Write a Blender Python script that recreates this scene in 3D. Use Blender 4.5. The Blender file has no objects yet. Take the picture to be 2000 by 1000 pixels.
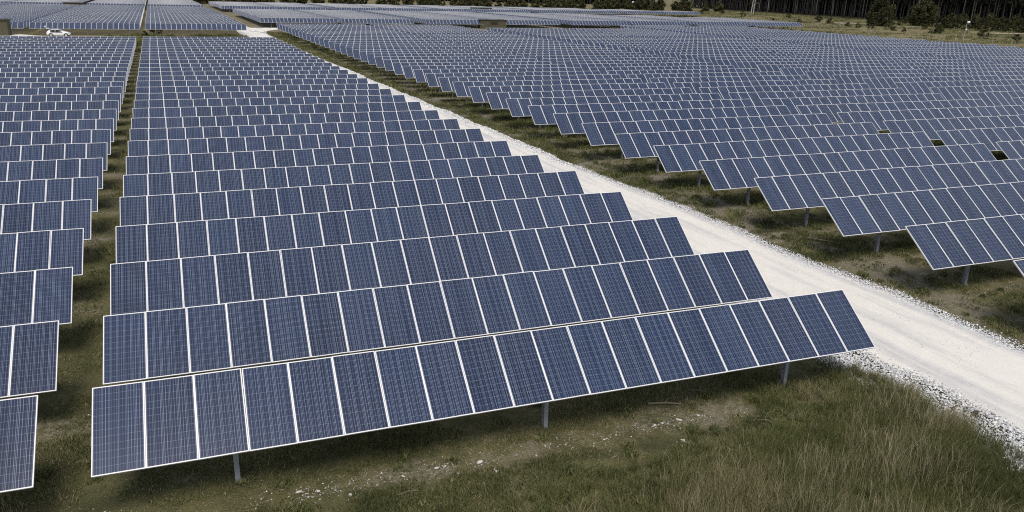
import bpy, math, random
import numpy as np
from mathutils import Matrix, Vector
rnd = random.Random(7)
rng = np.random.default_rng(11)
scene = bpy.context.scene
COL = scene.collection
R = math.radians

# ------------------------------------------------------------------ camera
H = 10.56
F, PITCH, ROLL, YAW = 1537.4, R(18.57), R(1.53), R(21.04)
fw = Vector((math.sin(YAW)*math.cos(PITCH), math.cos(YAW)*math.cos(PITCH), -math.sin(PITCH)))
rt0 = Vector((math.cos(YAW), -math.sin(YAW), 0))
up0 = rt0.cross(fw)
rt = rt0*math.cos(ROLL) + up0*math.sin(ROLL)
up = up0*math.cos(ROLL) - rt0*math.sin(ROLL)
cam = bpy.data.cameras.new('camera')
cam.sensor_fit = 'HORIZONTAL'; cam.sensor_width = 36; cam.lens = 36*F/2000
cam.clip_start = 0.1; cam.clip_end = 6000
co = bpy.data.objects.new('camera', cam); COL.objects.link(co)
m = Matrix((rt, up, -fw)).transposed().to_4x4(); m.translation = Vector((0, 0, H))
co.matrix_world = m
scene.camera = co
scene.cycles.use_denoising = False
scene.render.filter_size = 1.1
scene.cycles.filter_width = 1.1

def proj(P):
    """pixel of the 2000x1000 frame; only used to decide how finely a table is split"""
    d = np.asarray(P, float) - np.array([0, 0, H])
    z = d @ np.array(fw)
    return np.stack([1000 + F*(d @ np.array(rt))/z, 500 - F*(d @ np.array(up))/z], -1)

# ------------------------------------------------------------------ terrain
def sstep(a, b, x):
    t = np.clip((np.asarray(x, float)-a)/(b-a), 0, 1); return t*t*(3-2*t)
def cline(y): return -2.9 - .0502*(np.asarray(y, float)-15.41)     # skewed line of the table ends
def terrain(x, y):
    x = np.asarray(x, float); y = np.asarray(y, float)
    b = np.clip(.28*(1-(y-15)/62), -.08, .30)*(1-sstep(120, 190, y))
    b = b*sstep(19, 26.3, x-cline(y))
    fy = np.interp(y, [0, 120, 180, 260, 400], [1, 1, .75, 1.1, 1.2])
    return b + np.clip(x-25, 0, 300)*.0045*fy

def hash2(ix, iy, seed=0):
    n = (ix.astype(np.int64)*374761393 + iy.astype(np.int64)*668265263 + seed*974711) & 0xffffffff
    n = ((n ^ (n >> 13))*1274126177) & 0xffffffff
    return ((n ^ (n >> 16)) & 0xffff)/65535.0
def vnoise(x, y, s=1., seed=0):
    x = np.asarray(x, float)/s; y = np.asarray(y, float)/s
    ix = np.floor(x); iy = np.floor(y); fx = x-ix; fy = y-iy
    fx = fx*fx*(3-2*fx); fy = fy*fy*(3-2*fy)
    a = hash2(ix, iy, seed); b = hash2(ix+1, iy, seed); c = hash2(ix, iy+1, seed); d = hash2(ix+1, iy+1, seed)
    return (a*(1-fx)+b*fx)*(1-fy)+(c*(1-fx)+d*fx)*fy
def fbm(x, y, s, seed=0, o=3):
    r = 0; a = .5
    for i in range(o):
        r = r + a*vnoise(x, y, s/2**i, seed+i*17); a *= .5
    return r/(1-.5**o)

# ------------------------------------------------------------------ materials
def new_mat(name):
    m = bpy.data.materials.new(name); m.use_nodes = True
    nt = m.node_tree; nt.nodes.clear()
    out = nt.nodes.new('ShaderNodeOutputMaterial')
    b = nt.nodes.new('ShaderNodeBsdfPrincipled'); nt.links.new(b.outputs[0], out.inputs[0])
    return m, nt, b
class N:
    """tiny node helper"""
    def __init__(s, nt): s.nt = nt
    def node(s, t, **k):
        n = s.nt.nodes.new(t)
        for a, v in k.items(): setattr(n, a, v)
        return n
    def setin(s, sock, v):
        if hasattr(v, 'is_output'): s.nt.links.new(v, sock)
        else: sock.default_value = v
    def math(s, op, a, b=None, c=None, clamp=False):
        n = s.node('ShaderNodeMath', operation=op, use_clamp=clamp); s.setin(n.inputs[0], a)
        if b is not None: s.setin(n.inputs[1], b)
        if c is not None: s.setin(n.inputs[2], c)
        return n.outputs[0]
    def mix(s, f, a, b, blend='MIX'):
        n = s.node('ShaderNodeMix', data_type='RGBA', blend_type=blend); s.setin(n.inputs[0], f)
        for i, v in ((6, a), (7, b)):
            if isinstance(v, tuple) and len(v) == 3: v = (*v, 1)
            s.setin(n.inputs[i], v)
        return n.outputs[2]
    def noise(s, vec, scale, detail=4, rough=.55, w=None):
        n = s.node('ShaderNodeTexNoise'); s.setin(n.inputs['Scale'], scale)
        n.inputs['Detail'].default_value = detail; n.inputs['Roughness'].default_value = rough
        if vec is not None: s.nt.links.new(vec, n.inputs['Vector'])
        return n.outputs['Fac']
    def ramp(s, f, *st):
        n = s.node('ShaderNodeValToRGB'); s.setin(n.inputs[0], f); e = n.color_ramp.elements
        while len(e) < len(st): e.new(.5)
        for k, (p, c) in enumerate(st):
            e[k].position = p; e[k].color = (*c, 1) if len(c) == 3 else c
        return n.outputs[0]
    def rng(s, v, a, b, c=0., d=1.):
        n = s.node('ShaderNodeMapRange'); s.setin(n.inputs[0], v)
        for i, q in enumerate((a, b, c, d)): n.inputs[1+i].default_value = q
        return n.outputs[0]
    def bump(s, h, strength, dist, bsdf):
        n = s.node('ShaderNodeBump'); n.inputs['Strength'].default_value = strength; n.inputs['Distance'].default_value = dist
        s.nt.links.new(h, n.inputs['Height']); s.nt.links.new(n.outputs[0], bsdf.inputs['Normal'])

def plain(name, col, rough=.6, metal=0., var=.12, scale=3.):
    m, nt, b = new_mat(name); n = N(nt)
    g = n.node('ShaderNodeNewGeometry').outputs['Position']
    f = n.noise(g, scale, 4)
    n.setin(b.inputs['Base Color'], n.mix(f, tuple(c*(1-var) for c in col), tuple(min(1, c*(1+var)) for c in col)))
    b.inputs['Roughness'].default_value = rough; b.inputs['Metallic'].default_value = metal
    return m

def mat_cells():
    m, nt, b = new_mat('polycrystalline cells under glass'); n = N(nt)
    uv = n.node('ShaderNodeUVMap').outputs[0]
    sep = n.node('ShaderNodeSeparateXYZ'); nt.links.new(uv, sep.inputs[0])
    U, V = sep.outputs[0], sep.outputs[1]
    oi = n.node('ShaderNodeObjectInfo').outputs['Random']
    mod = n.math('FLOOR', U); u = n.math('FRACT', U)
    cu = n.math('MULTIPLY', n.math('SUBTRACT', u, .012), 6/.976)
    cv = n.math('MULTIPLY', n.math('SUBTRACT', V, .010), 12/.98)
    fu, fv = n.math('FRACT', cu), n.math('FRACT', cv)
    du = n.math('ABSOLUTE', n.math('SUBTRACT', fu, .5)); dv = n.math('ABSOLUTE', n.math('SUBTRACT', fv, .5))
    gap = n.math('MAXIMUM', n.math('GREATER_THAN', du, .486), n.math('MULTIPLY', n.math('GREATER_THAN', dv, .482), .55))
    inside = n.math('MULTIPLY', n.math('LESS_THAN', n.math('ABSOLUTE', n.math('SUBTRACT', cu, 3.)), 3.0), n.math('LESS_THAN', n.math('ABSOLUTE', n.math('SUBTRACT', cv, 6.)), 6.0))
    gap = n.math('MAXIMUM', gap, n.math('SUBTRACT', 1., inside))
    # three busbars in each cell
    bb = n.math('ABSOLUTE', n.math('SUBTRACT', n.math('FRACT', n.math('MULTIPLY', fu, 3.)), .5))
    bus = n.math('LESS_THAN', bb, .065)
    bc = n.node('ShaderNodeCombineXYZ'); nt.links.new(n.math('FLOOR', n.math('MULTIPLY', cu, 3.)), bc.inputs[0]); nt.links.new(mod, bc.inputs[1]); nt.links.new(n.math('MULTIPLY', oi, 37.3), bc.inputs[2])
    bw = n.node('ShaderNodeTexWhiteNoise', noise_dimensions='3D'); nt.links.new(bc.outputs[0], bw.inputs['Vector'])
    bus = n.math('MULTIPLY', bus, n.rng(bw.outputs['Value'], 0., 1., .35, 1.45))
    fing = n.math('MULTIPLY', n.math('GREATER_THAN', n.math('FRACT', n.math('MULTIPLY', fv, 40.)), .86), .04)
    cell = n.node('ShaderNodeCombineXYZ')
    nt.links.new(n.math('ADD', n.math('FLOOR', cu), n.math('MULTIPLY', mod, 7.)), cell.inputs[0])
    nt.links.new(n.math('FLOOR', cv), cell.inputs[1])
    nt.links.new(n.math('MULTIPLY', oi, 91.7), cell.inputs[2])
    wn = n.node('ShaderNodeTexWhiteNoise', noise_dimensions='3D'); nt.links.new(cell.outputs[0], wn.inputs['Vector'])
    mm = n.node('ShaderNodeCombineXYZ'); nt.links.new(mod, mm.inputs[0]); nt.links.new(n.math('MULTIPLY', oi, 53.1), mm.inputs[1])
    wm = n.node('ShaderNodeTexWhiteNoise', noise_dimensions='3D'); nt.links.new(mm.outputs[0], wm.inputs['Vector'])
    base = n.mix(wn.outputs['Value'], CELL_A, CELL_B)
    base = n.mix(n.math('MULTIPLY', wm.outputs['Value'], .5), base, CELL_C)
    vm = n.node('ShaderNodeVectorMath', operation='SCALE'); nt.links.new(base, vm.inputs[0]); nt.links.new(n.rng(wm.outputs['Value'], 0., 1., .82, 1.18), vm.inputs['Scale']); base = vm.outputs[0]
    # crystal grain
    cv3 = n.node('ShaderNodeCombineXYZ'); nt.links.new(cu, cv3.inputs[0]); nt.links.new(cv, cv3.inputs[1]); nt.links.new(mod, cv3.inputs[2])
    vo = n.node('ShaderNodeTexVoronoi'); vo.inputs['Scale'].default_value = 7.; nt.links.new(cv3.outputs[0], vo.inputs['Vector'])
    sepc = n.node('ShaderNodeSeparateColor'); nt.links.new(vo.outputs['Color'], sepc.inputs[0])
    base = n.mix(n.math('MULTIPLY', sepc.outputs[0], .30), base, (.016, .026, .056))
    c = n.mix(fing, base, (.16, .19, .27))
    c = n.mix(n.math('MINIMUM', n.math('MULTIPLY', bus, .70), 1.), c, (.19, .23, .30))
    c = n.mix(n.math('MULTIPLY', gap, .75), c, (.25, .30, .40))
    # dust film gathered by rain runs
    dn = n.noise(n.node('ShaderNodeNewGeometry').outputs['Position'], 1.1, 3)
    c = n.mix(n.math('MULTIPLY', n.rng(dn, .35, .75), .015), c, (.30, .30, .30))
    n.setin(b.inputs['Base Color'], c)
    b.inputs['Roughness'].default_value = .16
    b.inputs['IOR'].default_value = 1.40
    return m
CELL_A, CELL_B, CELL_C = (.0035, .0095, .032), (.006, .015, .049), (.010, .020, .048)

def mat_ground():
    m, nt, b = new_mat('rough meadow soil and thatch'); n = N(nt)
    P = n.node('ShaderNodeNewGeometry').outputs['Position']
    sep = n.node('ShaderNodeSeparateXYZ'); nt.links.new(P, sep.inputs[0])
    big = n.noise(P, .035, 4, .6); mid = n.noise(P, .45, 5, .62); fine = n.noise(P, 6., 5, .7); vfine = n.noise(P, 22., 3, .7)
    grass = n.mix(n.rng(mid, .35, .65), (.048, .050, .021), (.118, .110, .048))
    tuft = n.noise(P, 1.7, 4, .7)
    far = n.rng(sep.outputs[1], 120., 170.)
    grass = n.mix(n.rng(n.math('ADD', n.math('ADD', n.math('MULTIPLY', big, .6), n.math('MULTIPLY', tuft, .4)), n.math('MULTIPLY', far, .10)), .48, .64), grass, (.190, .160, .085))
    dirt = n.mix(fine, (.095, .082, .060), (.27, .24, .18))
    # bare strips under the drip edge of every row, spaced like the rows
    ph = n.math('FRACT', n.math('DIVIDE', n.math('SUBTRACT', sep.outputs[1], 13.15), 4.246))
    strip = n.math('SUBTRACT', 1., n.math('MULTIPLY', n.math('ABSOLUTE', n.math('SUBTRACT', ph, .5)), 7.), clamp=True)
    strip = n.math('MULTIPLY', strip, n.math('LESS_THAN', sep.outputs[1], 400.))
    mpat = n.noise(P, .28, 5, .6)
    dd = n.math('ADD', n.math('ADD', n.math('MULTIPLY', strip, .085), mpat), n.math('MULTIPLY', n.math('SUBTRACT', fine, .5), .35))
    # worn verge right of the track
    xr = n.math('SUBTRACT', sep.outputs[0], n.math('ADD', n.math('MULTIPLY', sep.outputs[1], -.0502), -2.13+28.0))
    verge = n.math('SUBTRACT', 1., n.math('MULTIPLY', n.math('ABSOLUTE', xr), .42), clamp=True)
    dd = n.math('ADD', dd, n.math('MULTIPLY', verge, .24))
    c = n.mix(n.rng(n.math('ADD', dd, n.math('MULTIPLY', n.math('SUBTRACT', n.noise(P, 9., 4, .75), .5), .45)), .57, .70), grass, dirt)
    c = n.mix(n.rng(vfine, .38, .70, .0, .65), c, (.022, .022, .010))
    spk = n.noise(P, 38., 2, .8)
    c = n.mix(n.rng(spk, .60, .72, 0., .7), c, (.30, .26, .18))
    n.setin(b.inputs['Base Color'], c)
    b.inputs['Roughness'].default_value = .95
    b.inputs['Specular IOR Level'].default_value = .1
    n.bump(n.math('ADD', n.math('MULTIPLY', fine, .6), vfine), .7, .06, b)
    return m

def mat_road():
    m, nt, b = new_mat('crushed white limestone'); n = N(nt)
    P = n.node('ShaderNodeNewGeometry').outputs['Position']
    sep = n.node('ShaderNodeSeparateXYZ'); nt.links.new(P, sep.inputs[0])
    xr = n.math('ADD', sep.outputs[0], n.math('MULTIPLY', sep.outputs[1], .0502))     # across the track
    st = n.node('ShaderNodeCombineXYZ'); nt.links.new(n.math('MULTIPLY', xr, 1.5), st.inputs[0]); nt.links.new(n.math('MULTIPLY', sep.outputs[1], .10), st.inputs[1])
    lanes = n.noise(st.outputs[0], 1., 4, .55)
    sp = n.noise(P, 30., 3, .75); med = n.noise(P, 2.2, 5, .65)
    c = n.mix(n.rng(lanes, .46, .66), (.57, .545, .495), (.40, .395, .39))
    c = n.mix(n.rng(med, .45, .75, 0., .35), c, (.66, .635, .585))
    c = n.mix(n.rng(sp, .56, .75, 0., .45), c, (.33, .33, .335))
    n.setin(b.inputs['Base Color'], c); b.inputs['Roughness'].default_value = .95
    n.bump(n.math('ADD', sp, med), .5, .03, b)
    return m

def mat_island(name, stops, rough=.9, scale=0):
    """colour drawn per loose piece (stone, blade, leaf)"""
    m, nt, b = new_mat(name); n = N(nt)
    g = n.node('ShaderNodeNewGeometry')
    n.setin(b.inputs['Base Color'], n.ramp(g.outputs['Random Per Island'], *stops))
    b.inputs['Roughness'].default_value = rough; b.inputs['Specular IOR Level'].default_value = .25
    return m

def mat_tint(name, stops, trans=.25, rough=.7):
    m, nt, b = new_mat(name); n = N(nt)
    a = n.node('ShaderNodeAttribute', attribute_name='tint')
    c = n.ramp(a.outputs['Fac'], *stops)
    n.setin(b.inputs['Base Color'], c)
    b.inputs['Roughness'].default_value = rough; b.inputs['Specular IOR Level'].default_value = .2
    if trans:
        t = n.node('ShaderNodeBsdfTranslucent'); nt.links.new(c, t.inputs[0])
        mx = n.node('ShaderNodeMixShader'); mx.inputs[0].default_value = trans
        nt.links.new(b.outputs[0], mx.inputs[1]); nt.links.new(t.outputs[0], mx.inputs[2])
        out = [q for q in nt.nodes if q.type == 'OUTPUT_MATERIAL'][0]; nt.links.new(mx.outputs[0], out.inputs[0])
    return m

def mat_bark(name, a, bcol):
    m, nt, b = new_mat(name); n = N(nt)
    tc = n.node('ShaderNodeNewGeometry').outputs['Position']
    mp = n.node('ShaderNodeMapping'); nt.links.new(tc, mp.inputs[0]); mp.inputs['Scale'].default_value = (5, 5, .9)
    f = n.noise(mp.outputs[0], 1.6, 5, .7)
    n.setin(b.inputs['Base Color'], n.ramp(f, (.35, a), (.65, bcol))); b.inputs['Roughness'].default_value = .95
    n.bump(f, .6, .04, b)
    return m

M = dict(
    cells=mat_cells(),
    frame=plain('anodised white aluminium', (.58, .58, .578), .42, 0., .05, 2.),
    steel=plain('galvanised steel', (.30, .32, .36), .5, .35, .15, 9.),
    back=plain('white backsheet', (.55, .56, .58), .6),
    ground=mat_ground(), road=mat_road(),
    gravel=mat_island('white gravel stones', ((0, (.24, .25, .275)), (.4, (.47, .475, .485)), (1, (.66, .655, .635)))),
    rock=plain('pale limestone', (.40, .385, .35), .9, 0, .3, 14.),
    darkrock=plain('dark slag lump', (.016, .015, .013), .8, 0, .4, 9.),
    rubble=mat_island('dull rubble', ((0, (.12, .11, .095)), (.6, (.30, .285, .25)), (1, (.50, .48, .44)))),
    sand=plain('pale dry sand', (.25, .215, .155), .95, 0, .3, .6),
    wood=plain('dry grey wood', (.155, .13, .095), .9, 0, .3, 12.),
    grass=mat_tint('grass blades', ((0, (.050, .058, .020)), (.40, (.118, .130, .044)), (.72, (.20, .18, .088)), (1, (.40, .34, .23)))),
    leaf=mat_tint('bush leaves', ((0, (.016, .019, .008)), (.6, (.042, .044, .016)), (1, (.100, .092, .036))), .2),
    pine=mat_tint('pine needles', ((0, (.008, .012, .007)), (1, (.024, .030, .014))), .1),
    bark=mat_bark('pine bark', (.034, .031, .031), (.10, .092, .09)),
    palebark=mat_bark('pale bark', (.22, .21, .20), (.46, .44, .42)),
    midbark=mat_bark('greyish pine bark', (.13, .125, .125), (.25, .24, .24)),
    hut=plain('olive painted render', (.060, .054, .029), .85, 0, .18, .8),
    hutroof=plain('weathered roof slab', (.036, .033, .021), .9, 0, .2, 1.),
    hutdoor=plain('olive steel door', (.060, .054, .028), .6, 0, .12, 1.),
    louvre=plain('dark vent grille', (.022, .021, .016), .7),
    carwhite=plain('white car paint', (.62, .62, .62), .22, 0, .01, 1.),
    glass=plain('dark car glass', (.012, .014, .017), .06, 0, .1, 1.),
    rubber=plain('tyre rubber', (.018, .018, .019), .85),
    alloy=plain('alloy rim', (.50, .51, .53), .35, .5),
    lamp=plain('headlamp lens', (.42, .44, .46), .12),
    redlamp=plain('red tail lamp', (.35, .012, .010), .2),
    dark=plain('dark interior trim', (.020, .020, .022), .8),
    white=plain('white plastic housing', (.80, .81, .82), .4, 0, .03),
    stake=plain('weathered chestnut stake', (.30, .26, .19), .9, 0, .25, 4.),
)

M['glass'].node_tree.nodes['Principled BSDF'].inputs['Specular IOR Level'].default_value = .12
M['glass'].node_tree.nodes['Principled BSDF'].inputs['Roughness'].default_value = .2
# ------------------------------------------------------------------ mesh helpers
class MB:
    def __init__(s): s.v = []; s.f = []; s.mi = []
    def poly(s, pts, faces, mi=0):
        o = len(s.v); s.v += [tuple(p) for p in pts]
        for f in faces: s.f.append(tuple(o+i for i in f)); s.mi.append(mi)
    def box(s, x0, x1, y0, y1, z0, z1, mi=0, mat=None):
        p = [Vector((x, y, z)) for z in (z0, z1) for y in (y0, y1) for x in (x0, x1)]
        if mat is not None: p = [mat @ q for q in p]
        s.poly(p, [(0, 2, 3, 1), (4, 5, 7, 6), (0, 1, 5, 4), (2, 6, 7, 3), (0, 4, 6, 2), (1, 3, 7, 5)], mi)
    def bar(s, a, b, w, h, mi=0):
        a = Vector(a); b = Vector(b); d = (b-a); L = d.length; d.normalize()
        u = Vector((0, 0, 1)) if abs(d.z) < .95 else Vector((1, 0, 0))
        x = d.cross(u).normalized(); y = x.cross(d)
        s.box(-w/2, w/2, 0, L, -h/2, h/2, mi, Matrix((x, d, y)).transposed().to_4x4().__class__(
            [[x.x, d.x, y.x, a.x], [x.y, d.y, y.y, a.y], [x.z, d.z, y.z, a.z], [0, 0, 0, 1]]))
    def tube(s, pts, rad, n=8, mi=0, cap=True):
        o = len(s.v); pts = [Vector(p) for p in pts]
        for k, p in enumerate(pts):
            d = (pts[min(k+1, len(pts)-1)]-pts[max(k-1, 0)]).normalized()
            u = Vector((1, 0, 0)) if abs(d.x) < .9 else Vector((0, 1, 0))
            x = d.cross(u).normalized(); y = d.cross(x)
            for i in range(n):
                t = 2*math.pi*i/n; s.v.append(tuple(p + (x*math.cos(t)+y*math.sin(t))*rad[k]))
        for k in range(len(pts)-1):
            for i in range(n):
                j = (i+1) % n; s.f.append((o+k*n+i, o+k*n+j, o+(k+1)*n+j, o+(k+1)*n+i)); s.mi.append(mi)
        if cap:
            s.f.append(tuple(o+i for i in range(n))[::-1]); s.mi.append(mi)
            q = o+(len(pts)-1)*n; s.f.append(tuple(q+i for i in range(n))); s.mi.append(mi)
    def mesh(s, name, *mats, smooth=False):
        me = bpy.data.meshes.new(name); me.from_pydata(s.v, [], s.f)
        for mm in mats: me.materials.append(mm)
        me.polygons.foreach_set('material_index', s.mi)
        if smooth: me.polygons.foreach_set('use_smooth', [True]*len(s.f))
        me.update(); return me
def link(name, me, parent=None, loc=(0, 0, 0), rot=(0, 0, 0)):
    o = bpy.data.objects.new(name, me); COL.objects.link(o)
    o.location = loc; o.rotation_euler = rot
    if parent is not None: o.parent = parent
    return o
def tag(o, label=None, cat=None, group=None, kind=None):
    if label: o['label'] = label
    if cat: o['category'] = cat
    if group: o['group'] = group
    if kind: o['kind'] = kind
    return o
def thing(name, label, cat, loc=(0, 0, 0), rot=(0, 0, 0), group=None):
    return tag(link(name, None, None, loc, rot), label, cat, group)
def copy_tree(o, parent=None):
    c = o.copy(); COL.objects.link(c)
    if parent is not None: c.parent = parent
    for ch in o.children: copy_tree(ch, c)
    return c
def np_mesh(name, verts, faces, mat, tint=None, smooth=False):
    """verts (n,3); faces: list of int arrays of one size each"""
    me = bpy.data.meshes.new(name)
    nl = sum(f.size for f in faces); nf = sum(len(f) for f in faces)
    me.vertices.add(len(verts)); me.vertices.foreach_set('co', np.ascontiguousarray(verts, np.float32).ravel())
    me.loops.add(nl); me.polygons.add(nf)
    me.loops.foreach_set('vertex_index', np.concatenate([f.ravel() for f in faces]).astype(np.int32))
    sizes = np.concatenate([np.full(len(f), f.shape[1]) for f in faces])
    me.polygons.foreach_set('loop_start', np.concatenate([[0], np.cumsum(sizes)[:-1]]).astype(np.int32))
    me.materials.append(mat)
    if smooth: me.polygons.foreach_set('use_smooth', np.ones(nf, bool))
    me.update(calc_edges=True)
    if tint is not None:
        at = me.attributes.new('tint', 'FLOAT', 'POINT'); at.data.foreach_set('value', np.ascontiguousarray(tint, np.float32))
    return me

ORD = ['first', 'second', 'third', 'fourth', 'fifth', 'sixth', 'seventh', 'eighth', 'ninth', 'tenth', 'eleventh', 'twelfth', 'thirteenth', 'fourteenth', 'fifteenth', 'sixteenth', 'seventeenth', 'eighteenth', 'nineteenth']
def ordinal(n):
    if n <= 19: return ORD[n-1]
    t = {2: 'twenty', 3: 'thirty', 4: 'forty', 5: 'fifty'}[n//10]
    return (t[:-1]+'ieth') if n % 10 == 0 else t+'-'+ORD[n % 10-1]

# ------------------------------------------------------------------ ground
def axis(fine0, fine1, step, lo, hi, grow=1.16):
    a = list(np.arange(fine0, fine1+1e-6, step)); d = step
    while a[-1] < hi: d = min(d*grow, 60); a.append(a[-1]+d)
    d = step
    while a[0] > lo: d = min(d*grow, 60); a.insert(0, a[0]-d)
    return np.array(a)
ROAD_Y = np.array([-10, 16, 28, 40, 46, 66, 90, 120, 157, 176, 200, 226, 300, 420.])
ROAD_R = np.array([26.2, 26.3, 26.1, 25.9, 25.6, 25.7, 25.4, 25.2, 24.7, 24.9, 25.2, 24.2, 24.0, 24.0])
ROAD_L = np.array([20.0, 20.4, 20.4, 20.4, 20.4, 20.4, 20.4, 20.4, 20.4, 19.4, 19.7, 20.8, 21.3, 21.6])
def road_l(y): return cline(y)+np.interp(y, ROAD_Y, ROAD_L)+.45*(vnoise(y, 0*y, 2.1, 5)-.5)+.25*(vnoise(y, 0*y, .5, 6)-.5)
def road_r(y): return cline(y)+np.interp(y, ROAD_Y, ROAD_R)+.40*(vnoise(y, 0*y, 3.3, 8)-.5)+.20*(vnoise(y, 0*y, .6, 9)-.5)
def on_road(x, y, pad=0.): return (x > road_l(y)-pad) & (x < road_r(y)+pad)
def bumps(x, y):
    return (.16*(fbm(x, y, 1.7, 21)-.5)+.05*(fbm(x, y, .5, 33)-.5))
xs = axis(-8, 34, .34, -1500, 1500); ys = axis(6, 60, .34, -150, 2200)
X, Y = np.meshgrid(xs, ys)
Z = terrain(X, Y)
rm = on_road(X, Y, .35)
Z = Z + np.where(rm, -.05, bumps(X, Y)*(Y < 400))
nx, ny = len(xs), len(ys)
q = (np.arange(ny-1)[:, None]*nx+np.arange(nx-1)[None, :]).ravel()
g = link('ground', np_mesh('ground', np.stack([X.ravel(), Y.ravel(), Z.ravel()], 1), [np.stack([q, q+1, q+nx+1, q+nx], 1)], M['ground'], smooth=True))
tag(g, 'rough grass and bare sandy soil under and between the solar tables', kind='structure')

def gz(x, y):
    return float(terrain(x, y)) + (0 if on_road(np.array(x), np.array(y), .35) else float(bumps(np.array(x), np.array(y))))

# white gravel track
yy = np.concatenate([np.arange(4, 60, .3), np.arange(60, 225, 1.), np.arange(225, 420, 4.)])
t = np.linspace(0, 1, 15)[None, :]
XL, XR = (road_l(yy)-.25+1.35*(1-sstep(19, 24, yy)))[:, None], (road_r(yy)+.1)[:, None]
X = XL+(XR-XL)*t; Y = np.repeat(yy[:, None], 15, 1)
edge = np.minimum(t, 1-t)
Z = terrain(X, Y)+np.clip(edge/.09, 0, 1)*.085-.05+.03*(fbm(X, Y, .8, 3)-.5)
q = (np.arange(len(yy)-1)[:, None]*15+np.arange(14)[None, :]).ravel()
road = link('gravel_track', np_mesh('gravel_track', np.stack([X.ravel(), Y.ravel(), Z.ravel()], 1), [np.stack([q, q+1, q+16, q+15], 1)], M['road'], smooth=True))
tag(road, 'white crushed limestone track running between the solar blocks', kind='structure')
# cross track and the pad by the hut
def sheet(name, outline, dz, label):
    mb = MB(); pts = [(x, y, float(terrain(x, y))+dz) for x, y in outline]
    mb.poly(pts, [tuple(range(len(pts)))])
    return tag(link(name, mb.mesh(name, M['road'])), label, kind='structure')
sheet('cross_track', [(-80, 160), (-24, 160), (-21, 168), (-22, 175), (-27, 178.3), (-31, 181.2), (-34.2, 185.6), (-37.2, 182.5), (-40, 177), (-80, 177)], .09, 'white gravel cross track and pad beside the olive hut')
sheet('track_branch', [(13.3, 196), (14.2, 205), (17, 211), (24, 212.5), (60, 214), (60, 220), (20, 219), (11, 219), (10, 205)], .09, 'white gravel branch forking right behind the solar block')

# ------------------------------------------------------------------ solar tables
TILT = R(37.08); LEN = 1.97; CT, ST = math.cos(TILT), math.sin(TILT); LOW = 1.19; NM = 20
ROW0, PITCHY = 15.41, 4.246
FT = .042; FWD = .0235; W1 = .995

def glass_part(mb, x=0., mat=None):
    mb.box(x+.012, x+W1-.012, .012, LEN-.012, -.010, -.004, 0, mat)
def frame_part(mb, x=0., mi=0, mat=None):
    mb.box(x, x+W1, 0, FWD, -FT, 0, mi, mat); mb.box(x, x+W1, LEN-FWD, LEN, -FT, 0, mi, mat)
    mb.box(x, x+FWD, FWD, LEN-FWD, -FT, -.0005, mi, mat); mb.box(x+W1-FWD, x+W1, FWD, LEN-FWD, -FT, -.0005, mi, mat)
def set_uv(me, inv=None):
    """u counts modules along the table, v runs up the slope (0..1)"""
    uvl = me.uv_layers.new(name='UVMap'); n = len(me.loops)
    vi = np.empty(n, np.int32); me.loops.foreach_get('vertex_index', vi)
    cs = np.empty(len(me.vertices)*3, np.float32); me.vertices.foreach_get('co', cs); cs = cs.reshape(-1, 3)
    return uvl, vi, cs
mb = MB(); glass_part(mb); me_glass = mb.mesh('solar_module', M['cells'])
uvl, vi, cs = set_uv(me_glass)
uvl.data.foreach_set('uv', np.stack([cs[vi, 0]/W1, cs[vi, 1]/LEN], 1).astype(np.float32).ravel())
mb = MB(); frame_part(mb); me_frame = mb.mesh('frame', M['frame'])
mb = MB(); glass_part(mb); frame_part(mb, 0, 1); me_mod = mb.mesh('framed_module', M['cells'], M['frame'])
uvl, vi, cs = set_uv(me_mod)
uvl.data.foreach_set('uv', np.stack([cs[vi, 0]/W1, cs[vi, 1]/LEN], 1).astype(np.float32).ravel())

TM = Matrix.Translation((-10, -LEN/2*CT, LOW)) @ Matrix.Rotation(TILT, 4, 'X')
def post_mesh(mb, x=0., mi=0):
    zt = LOW+LEN/2*ST-.20
    mb.box(x-.055, x+.055, -.065, -.055, -.4, zt, mi); mb.box(x-.055, x+.055, .055, .065, -.4, zt, mi); mb.box(x-.006, x+.006, -.055, .055, -.4, zt-.01, mi)
def rafter_mesh(mb, x=0., mi=0):
    mb.box(x+10-.03, x+10+.03, .18, LEN-.18, -FT-.145, -FT-.055, mi, TM)
    mb.bar((x+.05, .0, LOW-.15), TM @ Vector((x+10+.05, LEN*.80, -FT-.10)), .04, .04, mi)
def purlin_mesh(mb, v, mi=0): mb.box(.15, 19.85, v-.03, v+.03, -FT-.053, -FT-.001, mi, TM)
mb = MB(); post_mesh(mb); me_post = mb.mesh('post', M['steel'])
mb = MB(); rafter_mesh(mb); me_rafter = mb.mesh('rafter', M['steel'])
mb = MB(); purlin_mesh(mb, .45); me_pur1 = mb.mesh('purlin', M['steel'])
mb = MB(); purlin_mesh(mb, 1.52); me_pur2 = mb.mesh('purlin', M['steel'])
POSTX = (-7.29, .15, 7.6)

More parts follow.
